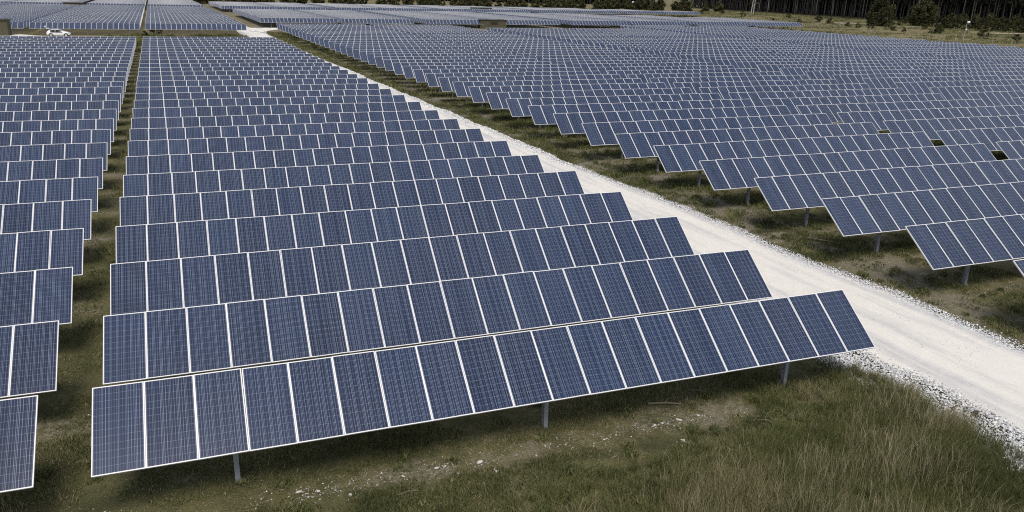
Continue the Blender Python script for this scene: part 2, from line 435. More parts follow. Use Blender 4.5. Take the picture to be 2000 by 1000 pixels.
def far_table_mb():
    mb = MB()
    for i in range(NM): mb.poly([TM @ Vector((i+a, b, -.006)) for a, b in ((.02, .02), (.98, .02), (.98, LEN-.02), (.02, LEN-.02))], [(0, 1, 2, 3)], 0)
    mb.box(0, 20, 0, FWD, -FT, 0, 1, TM); mb.box(0, 20, LEN-FWD, LEN, -FT, 0, 1, TM)
    for i in range(NM+1):
        a, b = max(0, i-.027), min(20, i+.027)
        mb.box(a, b, FWD, LEN-FWD, -FT, -.0005, 1, TM)
    for x in POSTX: mb.box(x-.055, x+.055, -.06, .06, -.6, LOW+LEN/2*ST-.12, 2)
    mb.box(.15, 19.85, .93, 1.05, -FT-.10, -FT-.002, 2, TM)
    return mb
FTM = far_table_mb()
far_uv = {}
iTM = TM.inverted()
def far_uv_for(me, reps, offs):
    uvl, vi, _ = set_uv(me)
    loc = np.array([iTM @ Vector(p) for p in FTM.v]); nvl = len(FTM.v)
    rep = vi//nvl; base = vi % nvl
    uvl.data.foreach_set('uv', np.stack([np.clip(loc[base, 0], 0, 19.9999)+np.asarray(offs)[rep]*20, loc[base, 1]/LEN], 1).astype(np.float32).ravel())
me_far = FTM.mesh('solar_table', M['cells'], M['frame'], M['steel']); far_uv_for(me_far, 1, [0])

# every table position: (block, column, row, x of its left end, y of its low edge)
cand = []
def block(name, cols, y_of, rows, x_extra=0., pitch=None):
    for ci, off in enumerate(cols):
        for r in rows(ci): cand.append((name, ci, r, float(cline(y_of(r)))+off+x_extra, y_of(r), pitch or PITCHY))
ygrid = lambda k: ROW0+PITCHY*k
block('M', [0], ygrid, lambda c: range(0, 30))
block('L', [-21, -42], ygrid, lambda c: range(0, 30))
RC = [27, 48, 71.6, 92.6, 116.2, 137.2]
REND = [41, 41, 38, 38, 42, 42]
block('R', RC, ygrid, lambda c: range(0, REND[c]+1))
block('A', [0, -21, -42, -63, -88, -109], ygrid, lambda c: range(40, 73))
PF = 1.9
ygf = lambda y0: (lambda k: y0+PF*k)
block('B', [0, -21, -46, -67, -92, -113, -138], ygf(346), lambda c: range(0, 130), 0, PF)
R2 = [27.3, 48.3, 71.9, 92.9, 116.5, 137.5, 161.1, 182.1]
block('E', R2, ygf(223.6), lambda c: range(0, (43, 43, 43, 43, 41, 38, 32, 22)[c]), 0, PF)
R2b = [26.5, 47.5, 71.1, 92.1, 115.7, 136.7, 160.3, 181.3, 204.9, 225.9]
block('G', R2b, ygf(342.), lambda c: range(0, (43, 43, 41, 38, 36, 33, 30, 25, 17, 7)[c]), 0, PF)

def corners(x, y, z):
    return np.array([[x, y, z+LOW], [x+20, y, z+LOW], [x+20, y+LEN*CT, z+LOW+LEN*ST], [x, y+LEN*CT, z+LOW+LEN*ST]])
tabs = []
first_rows = {}
for (b, c, r, x, y, pt) in cand: first_rows[(b, c)] = min(r, first_rows.get((b, c), 999))
for (b, c, r, x, y, pt) in cand:
    z0, z1 = float(terrain(x+2, y+.8)), float(terrain(x+18, y+.8)); z = (z0+z1)/2
    P = corners(x, y, z)
    if ((P-np.array([0, 0, H])) @ np.array(fw)).min() < 1: continue
    px = proj(P)
    xa, xb = np.clip(px[:, 0].min(), 0, 2000), np.clip(px[:, 0].max(), 0, 2000)
    if xb-xa < 2 or px[:, 1].max() < -25 or px[:, 1].min() > 1000: continue
    full = px[:, 1].max()-px[:, 1].min()
    vis = full
    if r > first_rows[(b, c)]:
        q = proj(corners(x, y-pt, z))
        vis = min(full, abs((q[2, 1]+q[3, 1]-px[2, 1]-px[3, 1])/2))
    wpx = np.linalg.norm(px[1]-px[0])/NM
    tabs.append(dict(b=b, c=c, r=r, x=x, y=y, z=z, slope=math.atan2(z1-z0, 16.), score=(xb-xa)*vis*(px[:, 1].max() > 2), w=wpx))
tabs.sort(key=lambda t: -t['score'])
GROUP = {'M': 'solar tables left of the white track', 'L': 'solar tables left of the grass aisle', 'R': 'solar tables right of the white track',
         'A': 'solar tables beyond the white car', 'B': 'solar tables of the far left block', 'E': 'solar tables of the pale far block', 'G': 'solar tables of the farthest right block'}
def table_label(t):
    r = t['r']-first_rows[(t['b'], t['c'])]+1; o = ordinal(r)
    if t['b'] == 'M': return f'white framed solar table left of the white track, {o} row from the front'
    if t['b'] == 'L':
        return f'solar table left of the narrow grass aisle, {o} row from the front' if t['c'] == 0 else f'solar table at the far left edge beyond its neighbour, {o} row back'
    if t['b'] == 'R':
        return f'solar table right of the white track, {ordinal(t["c"]+1)} along its row, {o} row back'
    d = {'A': ('right of the grass gap', 'left of the grass gap', 'second left of the grass gap', 'third left of the gap', 'fourth left of the gap', 'fifth left of the gap')}
    if t['b'] == 'A': return f'solar table in block behind the white car, {d["A"][t["c"]]}, {o} row'
    blk = {'B': 'far left block', 'E': 'pale far block', 'G': 'farthest right block'}[t['b']]
    return f'solar table in the {blk}, {ordinal(t["c"]+1)} column from its track end, {o} row'
NEAR, MID = 27, 11.5
rest = []
counts = [0, 0, 0]
for k, t in enumerate(tabs):
    jz = rnd.uniform(-.025, .025); jr = rnd.uniform(-.006, .006)
    if t['b'] in 'ML' and t['r'] < 3: jz, jr = (.02, -.028, 0.)[t['r']], 0.
    loc = (t['x']+10, t['y']+LEN/2*CT, t['z']+jz); rot = (jr, -t['slope'], 0)
    if k >= 300: rest.append((loc, rot)); continue
    if t['w'] < MID:
        counts[2] += 1
        o = link('solar_table', me_far, None, loc, rot); tag(o, table_label(t), 'solar table', GROUP[t['b']]); continue
    root = thing('solar_table', table_label(t), 'solar table', loc, rot, GROUP[t['b']])
    near = t['w'] > NEAR; counts[0 if near else 1] += 1
    for i in range(NM):
        mo = link('solar_module', me_glass if near else me_mod, root, (-10+i+.003, -LEN/2*CT, LOW+rnd.uniform(-.002, .002)),
                  (TILT+rnd.uniform(-.006, .006), rnd.uniform(-.006, .006), 0))
        if near: link('frame', me_frame, mo)
    for x in POSTX:
        po = link('post', me_post, root, (x, 0, 0))
        if near: link('rafter', me_rafter, root, (x, 0, 0))
    if near: link('purlin', me_pur1, root); link('purlin', me_pur2, root)
print('tables', len(tabs), 'near/mid/far', counts, 'rest', len(rest))
mbs = MB(); nv = len(FTM.v)
fa = [np.array([f for f in FTM.f if len(f) == 4])]
base = np.array(FTM.v)
V = []
for loc, rot in rest:
    Mx = np.array(Matrix.Translation(loc) @ Matrix.Rotation(rot[1], 4, 'Y') @ Matrix.Rotation(rot[0], 4, 'X'))
    V.append(base @ Mx[:3, :3].T + Mx[:3, 3])
allf = np.concatenate([fa[0]+k*nv for k in range(len(rest))])
me = np_mesh('distant_solar_tables', np.concatenate(V), [allf], M['cells'])
me.materials.append(M['frame']); me.materials.append(M['steel'])
me.polygons.foreach_set('material_index', np.tile(np.array(FTM.mi), len(rest)).astype(np.int32))
far_uv_for(me, len(rest), np.arange(len(rest)))
tag(link('distant_solar_tables', me), 'pale mass of distant solar tables in the far blocks', 'solar tables', kind='stuff')

# ------------------------------------------------------------------ grass and weeds
def blades(x, y, z, h, w, lean, tint):
    n = len(x); a = rng.uniform(0, 2*np.pi, n); la = rng.uniform(0, 2*np.pi, n)
    wx, wy = np.cos(a)*w/2, np.sin(a)*w/2
    lx, ly = np.cos(la)*lean*h, np.sin(la)*lean*h
    B = np.stack([x, y, z], 1)
    o = np.stack([wx, wy, 0*x], 1)
    m1 = B+np.stack([lx*.35, ly*.35, h*.58], 1); tp = B+np.stack([lx, ly, h*(1-.25*lean)], 1)
    v = np.stack([B-o, B+o, m1+o*.75, m1-o*.75, tp], 1).reshape(-1, 3)
    k = np.arange(n)*5
    return v, np.stack([k, k+1, k+2, k+3], 1), np.stack([k+3, k+2, k+4], 1), np.repeat(tint, 5)
def scatter(n, x0, x1, y0, y1): return rng.uniform(x0, x1, n), rng.uniform(y0, y1, n)
def bare(x, y):
    ph = np.abs(((y-15.3)/PITCHY+.5) % 1-.5)*PITCHY
    return np.clip(1-ph/.55, 0, 1)*(y < 200)
def build_blades(name, sets, label):
    vs, q4, q3, ts, off = [], [], [], [], 0
    for s in sets:
        v, a, b, t = blades(*s); vs.append(v); q4.append(a+off); q3.append(b+off); ts.append(t); off += len(v)
    me = np_mesh(name, np.concatenate(vs), [np.concatenate(q4), np.concatenate(q3)], M['grass'], np.concatenate(ts))
    return tag(link(name, me), label, 'grass', kind='stuff')
def gzv(x, y): return terrain(x, y)+bumps(x, y)
# short sward in front, in the aisle and under the tables
sets = []
def sward(n, x0, x1, y0, y1, hmin, hmax, wid, dens_bias=0., straw=.0, band=None):
    x, y = scatter(n, x0, x1, y0, y1)
    if band is not None: x = cline(y)+x
    d = fbm(x, y, 1.3, 51)+.35*(fbm(x, y, .35, 77)-.5)-(.45 if band is None else .15)*bare(x, y)+dens_bias
    keep = (d > .40) & ~on_road(x, y, .08)
    x, y, d = x[keep], y[keep], d[keep]
    h = (hmin+(hmax-hmin)*np.clip((d-.4)*2.5, 0, 1))*rng.uniform(.5, 1.25, len(x))
    tint = np.clip(.28+.9*(fbm(x, y, 2.2, 91)-.5)+rng.normal(0, .27, len(x))+straw, 0, 1)
    sets.append((x, y, gzv(x, y)-.01, h, wid*rng.uniform(.6, 1.3, len(x)), rng.uniform(.1, .9, len(x)), tint))
sward(210000, -6, 18, 9, 15.2, .04, .19, .011, .05)
sward(90000, -6, 18, 15.2, 20, .06, .26, .011, .06)
sward(70000, -2.6, 1.6, 15, 60, .04, .14, .012, 0, 0, band=1)
sward(30000, -2.6, 1.6, 60, 140, .05, .2, .03, .05, .05, band=1)
sward(120000, 26, 33, 12, 40, .06, .28, .014, -.07, -.04, band=1)
sward(60000, 25.4, 32, 40, 80, .08, .32, .022, -.03, -.04, band=1)
sward(40000, 45.6, 50.5, 22, 75, .2, .5, .05, .5, -.25, band=1)
sward(50000, 53., 60, 28, 75, .2, .5, .05, .5, -.25, band=1)
sward(40000, 25, 31, 80, 200, .1, .4, .05, .06, .05, band=1)
build_blades('short_grass', sets, 'short patchy grass and weeds around the table posts and in the aisles')
# tall meadow grass at lower right
sets = []
x, y = scatter(130000, 1, 19, 8.6, 16.8)
edge_y = np.interp(x, [1, 4, 7, 10, 13, 15, 17], [11.6, 12.9, 13.7, 14.2, 14.9, 15.6, 16.3])+1.3*(fbm(x, y, 1.4, 71)-.5)
d = sstep(0, 2.2, edge_y-y)*(.25+1.1*fbm(x, y, 1.1, 61))*np.interp(x, [1, 8, 11], [.55, .75, 1.])
keep = (d*1.25 > rng.uniform(0, 1, len(x))) & (x < road_l(y)+.15)
x, y, d = x[keep], y[keep], d[keep]
hh = (.24+.46*np.clip(d, 0, 1)*fbm(x, y, 1.6, 63)*1.6)*rng.uniform(.55, 1.2, len(x))
tint = np.clip(.40+1.2*(fbm(x, y, 1.8, 65)-.5)+rng.normal(0, .12, len(x)), 0, .9)
sets.append((x, y, gzv(x, y)-.01, hh, .0075*rng.uniform(.6, 1.3, len(x)), rng.uniform(.05, .55, len(x)), tint))
k = rng.uniform(0, 1, len(x)) < .22*sstep(.42, .62, fbm(x, y, 1.5, 67))   # straw stalks in drifts
xs2, ys2 = x[k]+rng.normal(0, .05, k.sum()), y[k]+rng.normal(0, .05, k.sum())
sets.append((xs2, ys2, gzv(xs2, ys2)-.01, hh[k]*rng.uniform(1.1, 1.7, k.sum()), np.full(k.sum(), .0065), rng.uniform(.05, .6, k.sum()), rng.uniform(.8, 1, k.sum())))
# tussocks: blades fanning out of one root, each tussock with its own height and colour
tc = 3400; tx, ty = scatter(tc, 1, 18.5, 8.8, 16.4)
ey = np.interp(tx, [1, 4, 7, 10, 13, 15, 17], [11.9, 13.2, 14.0, 14.5, 15.2, 15.9, 16.6])+1.6*(fbm(tx, ty, 1.2, 72)-.5)
k = (ty < ey) & (tx < road_l(ty)+.1); tx, ty = tx[k], ty[k]
th = rng.uniform(.16, .42, len(tx))*(.6+.9*fbm(tx, ty, 1.6, 63)); tt = np.clip(.40+1.2*(fbm(tx, ty, 1.7, 68)-.5)+rng.normal(0, .12, len(tx)), .02, .95)
nb = 34; x = np.repeat(tx, nb); y = np.repeat(ty, nb); h = np.repeat(th, nb)*rng.uniform(.5, 1.25, len(x))
x = x+rng.normal(0, .05, len(x)); y = y+rng.normal(0, .05, len(x))
sets.append((x, y, gzv(x, y)-.01, h, .0085*rng.uniform(.6, 1.3, len(x)), rng.uniform(.2, 1.1, len(x)), np.clip(np.repeat(tt, nb)+rng.normal(0, .12, len(x)), 0, 1)))
build_blades('tall_grass', sets, 'tall green and straw coloured meadow grass by the track')
# straw litter and dead stalks lying on the bare strips
sets = []
def litter(n, x0, x1, y0, y1, L, w, band=False):
    x, y = scatter(n, x0, x1, y0, y1)
    if band: x = cline(y)+x
    k = (fbm(x, y, .9, 151)+.30*bare(x, y) > .56) & ~on_road(x, y, .05); x, y = x[k], y[k]
    sets.append((x, y, gzv(x, y)+.012, rng.uniform(.3, 1., len(x))*L, np.full(len(x), w)*rng.uniform(.5, 1.4, len(x)), rng.uniform(1.5, 3.2, len(x)), np.clip(rng.normal(.86, .14, len(x)), .3, 1)))
litter(26000, -6, 16, 9, 20, .055, .012)
litter(12000, 26, 32, 12, 45, .07, .018, True)
litter(4000, -1.6, .6, 15, 60, .06, .016, True)
build_blades('straw_litter', sets, 'straw litter and dead stalks on the bare soil')
# broad leaved weeds
def weeds():
    sets = []
    cs = [(rng.uniform(-5, 17), rng.uniform(9.5, 19)) for _ in range(150)]
    for _ in range(520):
        yv = rng.uniform(14, 75); cs.append((float(cline(yv))+rng.uniform(26.6, 31), yv))
    for _ in range(60):
        yv = rng.uniform(15, 60); cs.append((float(cline(yv))+rng.uniform(-1.6, .6), yv))
    for cx, cy in cs:
        n = rng.integers(25, 70); s = rng.uniform(.12, .32)*(1 if cy < 30 else 1.5)
        x = cx+rng.normal(0, s*.55, n); y = cy+rng.normal(0, s*.55, n)
        ok = ~on_road(x, y, .1); x, y = x[ok], y[ok]; n = len(x)
        if n == 0: continue
        z = gzv(x, y)+rng.uniform(0, s*.8, n)*np.exp(-((x-cx)**2+(y-cy)**2)/(s*s))
        sets.append((x, y, z, rng.uniform(.05, .13, n)*(1 if cy < 30 else 1.6), rng.uniform(.02, .045, n), rng.uniform(.3, 1.2, n), np.clip(rng.normal(rng.uniform(.15, .5), .1, n), 0, .8)))
    build_blades('weeds', sets, 'low broad leaved weeds and heather tufts on the bare soil')
weeds()

# ------------------------------------------------------------------ gravel, stones, sticks
ICO_V = []
_p = (1+5**.5)/2
for a in (-1, 1):
    for b in (-_p, _p): ICO_V += [(0, a, b), (a, b, 0), (b, 0, a)]
ICO_V = np.array(ICO_V)/math.sqrt(1+_p*_p)
def hull_faces(v):
    f = []
    n = len(v)
    for i in range(n):
        for j in range(i+1, n):
            for k in range(j+1, n):
                nn = np.cross(v[j]-v[i], v[k]-v[i]); s = (v-v[i]) @ nn
                if (s < 1e-6).all(): f.append((i, j, k))
                elif (s > -1e-6).all(): f.append((i, k, j))
    return np.array(f)
ICO_F = hull_faces(ICO_V)
OCT_V = np.array([(1, 0, 0), (-1, 0, 0), (0, 1, 0), (0, -1, 0), (0, 0, 1), (0, 0, -1.)]); OCT_F = hull_faces(OCT_V)
def stones(x, y, z, s, V0, F0):
    n = len(x); v = np.repeat(V0[None], n, 0)*rng.uniform(.7, 1.25, (n, len(V0), 1))
    a = rng.uniform(0, 2*np.pi, n); c, sn = np.cos(a)[:, None], np.sin(a)[:, None]
    sx = rng.uniform(.7, 1.3, n)[:, None]; sy = rng.uniform(.7, 1.3, n)[:, None]; sz = rng.uniform(.45, .85, n)[:, None]
    px, py, pz = v[..., 0]*sx, v[..., 1]*sy, v[..., 2]*sz
    out = np.stack([px*c-py*sn, px*sn+py*c, pz], -1)*s[:, None, None]+np.stack([x, y, z], 1)[:, None]
    f = F0[None]+(np.arange(n)*len(V0))[:, None, None]
    return out.reshape(-1, 3), f.reshape(-1, 3)
gv, gf, off = [], [], 0
def add_stones(x, y, s, V0, F0, lift):
    global off
    z = terrain(x, y)+lift+s*.2
    v, f = stones(x, y, z, s, V0, F0); gv.append(v); gf.append(f+off); off += len(v)
y = rng.uniform(8.5, 24, 22000); u = np.abs(rng.normal(0, 1, 22000))
x = road_l(y)-.15+u*.95-rng.uniform(0, .25, 22000)-.5*(rng.uniform(0, 1, 22000)**4)
k = x < road_l(y)+2.6; add_stones(x[k], y[k], rng.uniform(.012, .036, k.sum())*np.where(rng.uniform(0, 1, k.sum()) < .05, 1.7, 1), ICO_V, ICO_F, .0)
y = rng.uniform(12, 45, 14000); x = road_r(y)+.22-np.abs(rng.normal(0, .55, 14000))+rng.normal(0, .12, 14000)
add_stones(x, y, rng.uniform(.010, .034, len(x)), ICO_V, ICO_F, .012)
y = rng.uniform(45, 120, 9000); x = road_r(y)+.15-np.abs(rng.normal(0, .5, 9000))
add_stones(x, y, rng.uniform(.03, .08, len(x)), OCT_V, OCT_F, .01)
y = rng.uniform(9, 60, 5000); x = road_l(y)+(road_r(y)-road_l(y))*rng.uniform(.1, .95, 5000)
add_stones(x, y, rng.uniform(.010, .024, len(x)), OCT_V, OCT_F, .03)
ROCKS = [(1.05, 15.38, .13, 'white limestone lump below the second panel seam of the front table, in a small heap'),
         (1.45, 15.30, .11, 'white stone at the right end of the small heap left of the front middle post'),
         (1.22, 15.16, .07, 'smallest white stone in front of the heap left of the middle post'),
         (2.1, 14.95, .09, 'flat pale stone lying alone in the short grass before the front table'),
         (3.35, 15.25, .10, 'pale stone on the bare soil strip before the front table, left of three'),
         (4.15, 15.30, .12, 'white stone in the middle of the bare soil strip before the front table'),
         (4.36, 15.33, .08, 'small square white stone right of the middle stone on the bare strip'),
         (5.18, 15.2, .17, 'largest white stone on the bare soil strip before the front table'),
         (5.45, 14.75, .12, 'half buried pale stone just in front of the largest white stone'),
         (9.95, 15.32, .13, 'white stone cluster right of the middle post, left lump'),
         (10.2, 15.36, .10, 'white stone cluster right of the middle post, right lump'),
         (10.75, 15.42, .13, 'long flat white stone right of the cluster on the bare strip'),
         (11.4, 15.5, .09, 'small white stone at the right end of the stony strip'),
         (10.3, 14.5, .12, 'buff stone at the upper edge of the tall grass'),
         (-2.9, 15.9, .07, 'small white stone in the grass aisle left of the front table'),
         (-3.35, 20.3, .08, 'small white stone under the corner of the second left table'),
         (9.2, 12.2, .08, 'pale stone lying in the tall foreground grass')]
# small rubble strewn round the white stones
rx = []; 
for (qx, qy, qs, _l) in ROCKS:
    m_ = 16; rx.append(np.stack([qx+rng.normal(0, .16, m_), qy+rng.normal(0, .09, m_)], 1))
rx.append(np.stack([rng.uniform(0, 13, 260), 15.35+rng.normal(0, .22, 260)], 1)); rx.append(np.stack([rng.uniform(25, 28.5, 300), rng.uniform(16, 34, 300)], 1)-[[0, 0]])
rx = np.concatenate(rx); rs = rng.uniform(.008, .028, len(rx))
sv, sf = stones(rx[:, 0], rx[:, 1], terrain(rx[:, 0], rx[:, 1])+bumps(rx[:, 0], rx[:, 1])+rs*.3, rs, ICO_V, ICO_F)
tag(link('rubble', np_mesh('rubble', sv, [sf], M['rubble'])), 'small pale limestone rubble strewn over the bare soil strips', 'rubble', kind='stuff')
me = np_mesh('loose_gravel', np.concatenate(gv), [np.concatenate(gf)], M['gravel'])
tag(link('loose_gravel', me), 'loose white gravel stones along both edges of the track', 'gravel', kind='stuff')

def rock_mesh(name, mat, seed, sub=2):
    import bmesh
    bm = bmesh.new(); bmesh.ops.create_icosphere(bm, subdivisions=sub, radius=1)
    rr = random.Random(seed); dirs = [Vector((rr.gauss(0, 1), rr.gauss(0, 1), rr.gauss(0, 1))).normalized() for _ in range(9)]
    for v in bm.verts:
        d = v.co.normalized(); s = 1.
        for q in dirs:
            e = d.dot(q)
            if e > .55: s = min(s, .62/e+.05)
        v.co = d*s*rr.uniform(.94, 1.06)
    me = bpy.data.meshes.new(name); bm.to_mesh(me); bm.free(); me.materials.append(mat); return me
rocks = [rock_mesh('stone', M['rock'], s) for s in range(5)]
for k, (x, y, s, lab) in enumerate(ROCKS):
    o = link('stone', rocks[k % 5], None, (x, y, gz(x, y)+s*.18), (0, 0, rnd.uniform(0, 6)))
    s *= .46; o.scale = (s*rnd.uniform(.9, 1.5), s*rnd.uniform(.6, 1.), s*.55); tag(o, lab, 'stone', 'pale stones on the bare strip')
o = link('stone', rock_mesh('dark_stone', M['darkrock'], 44), None, (18.45, 13.05, gz(18.45, 13.05)+.09), (0, 0, .4)); o.scale = (.15, .09, .06)
tag(o, 'single black lump lying on the white gravel edge', 'stone')
def stick(pts, r, label):
    mb = MB(); p = [(x, y, gz(x, y)+dz) for x, y, dz in pts]
    mb.tube(p, [r*(1-.5*i/(len(p)-1)) for i in range(len(p))], 6)
    mid = p[len(p)//2]; mb.tube([mid, (mid[0]+.12, mid[1]+.10, mid[2]+.04), (mid[0]+.25, mid[1]+.14, mid[2]+.03)], [r*.5, r*.35, r*.15], 5)
    tag(link('branch', mb.mesh('branch', M['wood'])), label, 'branch', 'dry branches on the ground')
stick([(10.35, 16.35, .05), (10.8, 16.22, .09), (11.25, 16.12, .05)], .035, 'long pale branch in the shade right of the middle post')
stick([(11.85, 16.7, .04), (12.1, 16.55, .08), (12.35, 16.4, .03)], .022, 'thin broken twig behind the long pale branch')
stick([(12.7, 14.95, .03), (12.95, 14.7, .10), (13.2, 14.5, .05)], .03, 'upper grey branch in the brushwood heap by the tall grass')
stick([(12.5, 14.8, .03), (12.85, 14.62, .07), (13.1, 14.3, .03)], .026, 'lower grey branch in the brushwood heap by the tall grass')
stick([(3.0, 14.55, .02), (3.3, 14.62, .05), (3.6, 14.6, .02)], .016, 'thin straw coloured twig in the foreground grass')
stick([(-2.6, 18.1, .02), (-2.45, 18.35, .05), (-2.2, 18.55, .02)], .016, 'bleached twig lying in the grass aisle')
stick([(27.2, 17.6, .03), (27.8, 18.0, .07), (28.5, 18.2, .04)], .04, 'dark fallen branch under the first right hand table')
stick([(24.7, 27.5, .03), (25.3, 26.6, .08), (25.8, 26.1, .04)], .045, 'dark branch lying on the sandy verge right of the track')

# ------------------------------------------------------------------ trees and shrubs
def crown_mesh(name, mat, clumps, per, leaf, seed, droop=0.):
    """clumps: (x,y,z,radius)"""
    g = np.random.default_rng(seed); vs = []; ts = []
    for (cx, cy, cz, cr) in clumps:
        n = int(per*cr*cr) + 6
        d = g.normal(0, 1, (n, 3)); d /= np.linalg.norm(d, axis=1)[:, None]
        r = cr*g.uniform(.35, 1, n)**.6
        c = np.array([cx, cy, cz])+d*r[:, None]*np.array([1, 1, .8])
        a = g.normal(0, 1, (n, 3)); a /= np.linalg.norm(a, axis=1)[:, None]
        b = np.cross(a, g.normal(0, 1, (n, 3))); b /= np.linalg.norm(b, axis=1)[:, None]
        s = leaf*g.uniform(.5, 1.3, n)[:, None]
        vs.append(np.stack([c-a*s, c+b*s*.55, c+a*s, c-b*s*.55], 1).reshape(-1, 3))
        ts.append(np.repeat(np.clip(g.normal(.5, .2, n)+g.normal(0, .12), 0, 1), 4))
    v = np.concatenate(vs); k = np.arange(len(v)//4)*4
    return np_mesh(name, v, [np.stack([k, k+1, k+2, k+3], 1)], mat, np.concatenate(ts))
def bush_clumps(w, h, n, seed, base=.12):
    r = random.Random(seed); out = []
    for _ in range(n):
        a = r.uniform(0, 6.28); t = r.uniform(base, 1)
        env = math.sin(math.pi*min(1, (t*.85+.17)))**.6
        rad = w/2*env*math.sqrt(r.random())
        out.append((rad*math.cos(a), rad*math.sin(a), h*t*.93, w*r.uniform(.09, .19)))
    return out
def trunk_mesh(name, mat, h, r0, bend, seed, limbs=0, n=7):
    r = random.Random(seed); mb = MB(); pts = []; bx = r.uniform(-1, 1)*bend; by = r.uniform(-1, 1)*bend
    for i in range(7):
        t = i/6; pts.append((bx*t*t+r.uniform(-.05, .05)*bend, by*t*t, -.3+h*t))
    mb.tube(pts, [r0*(1.25 if i == 0 else 1)*(1-.72*i/6) for i in range(7)], n)
    for _ in range(limbs):
        t = r.uniform(.35, .9); i = int(t*6); p = Vector(pts[i]); a = r.uniform(0, 6.28); L = h*r.uniform(.15, .3)
        q = p+Vector((math.cos(a)*L*.5, math.sin(a)*L*.5, L*.4)); e = q+Vector((math.cos(a)*L*.5, math.sin(a)*L*.5, L*.25))
        mb.tube([p, q, e], [r0*.4*(1-t*.5), r0*.25, r0*.08], 5)
    return mb.mesh(name, mat, smooth=True)
def plant(name, label, cat, loc, trunk, crown, group=None, scale=1., rz=None):
    o = thing(name, label, cat, loc, (0, 0, rnd.uniform(0, 6.28) if rz is None else rz), group); o.scale = (scale,)*3
    link('trunk', trunk, o); link('crown', crown, o); return o
def at(px, py, z=0.):
    """ground point seen at a pixel of the photograph, iterated on the terrain"""
    d = fw*F+rt*(px-1000)-up*(py-500)
    zz = z
    for _ in range(8):
        s = (zz-H)/d.z; zz = float(terrain(d.x*s, d.y*s))
    return d.x*s, d.y*s, zz
# the big rounded oaks at the clearing edge
BIG = [(1716, 51, 9.6, 11.0, 'larger of two big rounded dark trees standing at the forest edge', 3),
       (1800, 51, 10.2, 10.2, 'right one of two big rounded trees, paler leaves on top, beside the hedge', 8)]
for px, py, w, h, lab, sd in BIG:
    x, y, z = at(px, py)
    plant('rounded_tree', lab, 'tree', (x, y, z), trunk_mesh('trunk', M['bark'], h*.75, .28, .5, sd, 6), crown_mesh('crown', M['leaf'], bush_clumps(w, h, 95, sd, .04), 42, .34, sd), 'rounded trees at the forest edge', rz=0)
BUSH = [(1218, 17, 7.0, 8.5, 'left one of the dark rounded trees behind the farthest solar block'), (1248, 18, 8.5, 9.5, 'larger dark rounded tree right of the white marker pole behind the farthest block'),
        (1287, 20, 5.0, 3.4, 'low dark bush right of the two dark trees behind the far block'), (1334, 20, 7., 10., 'thin leafed tall tree standing against the dark pine edge')]
for k, (px, py, w, h, lab) in enumerate(BUSH):
    x, y, z = at(px, py)
    plant('rounded_tree' if h > 5 else 'bush', lab, 'tree' if h > 5 else 'bush', (x, y, z), trunk_mesh('trunk', M['bark'], h*.7, .2, .4, 20+k, 4), crown_mesh('crown', M['leaf'], bush_clumps(w, h, 55, 30+k, .03), 34, .42, 30+k), 'trees behind the far block', rz=0)
# birch
x, y, z = at(1468, 31)
o = thing('birch_tree', 'pale twin stemmed birch standing alone before the dark pine wall', 'tree', (x, y, z))
for s in (-.6, .9):
    tr = link('trunk', trunk_mesh('trunk', M['palebark'], 15, .26, 1.2, 60+int(s*10), 3), o, (s, 0, 0))
link('crown', crown_mesh('crown', M['leaf'], [(rnd.gauss(0, 1.8), rnd.gauss(0, 1.8), rnd.uniform(6, 17), rnd.uniform(.6, 1.3)) for _ in range(26)], 20, .3, 5), o)
# young hedge trees
hm = [(trunk_mesh('trunk', M['bark'], 5, .12, .4, 70+k, 3), crown_mesh('crown', M['leaf'], bush_clumps(4.8, 6.8+k*.4, 46, 80+k, .03), 34, .36, 90+k)) for k in range(4)]
HP = [(1842, 56), (1856, 57), (1870, 56), (1884, 58), (1898, 57), (1911, 59), (1924, 58), (1937, 61), (1950, 60), (1963, 62), (1976, 61), (1989, 64), (2002, 64), (2016, 66),
      (1850, 52), (1878, 52), (1905, 53), (1931, 54), (1957, 55), (1983, 57), (2008, 58), (2030, 67), (1758, 50), (1744, 47), (1768, 47)]
for k, (px, py) in enumerate(HP):
    x, y, z = at(px, py)
    plant('young_tree', f'bushy young tree in the hedge before the pines, {ordinal(k+1)} from its left end' if k < 14 else ('bushy young tree in the back rank of the hedge before the pines' if k < 22 else 'low bushy tree growing between the two big rounded trees'), 'tree', (x, y, z), *hm[k % 4], 'young trees of the hedge', rnd.uniform(.62, .85) if k < 22 else rnd.uniform(.42, .55))
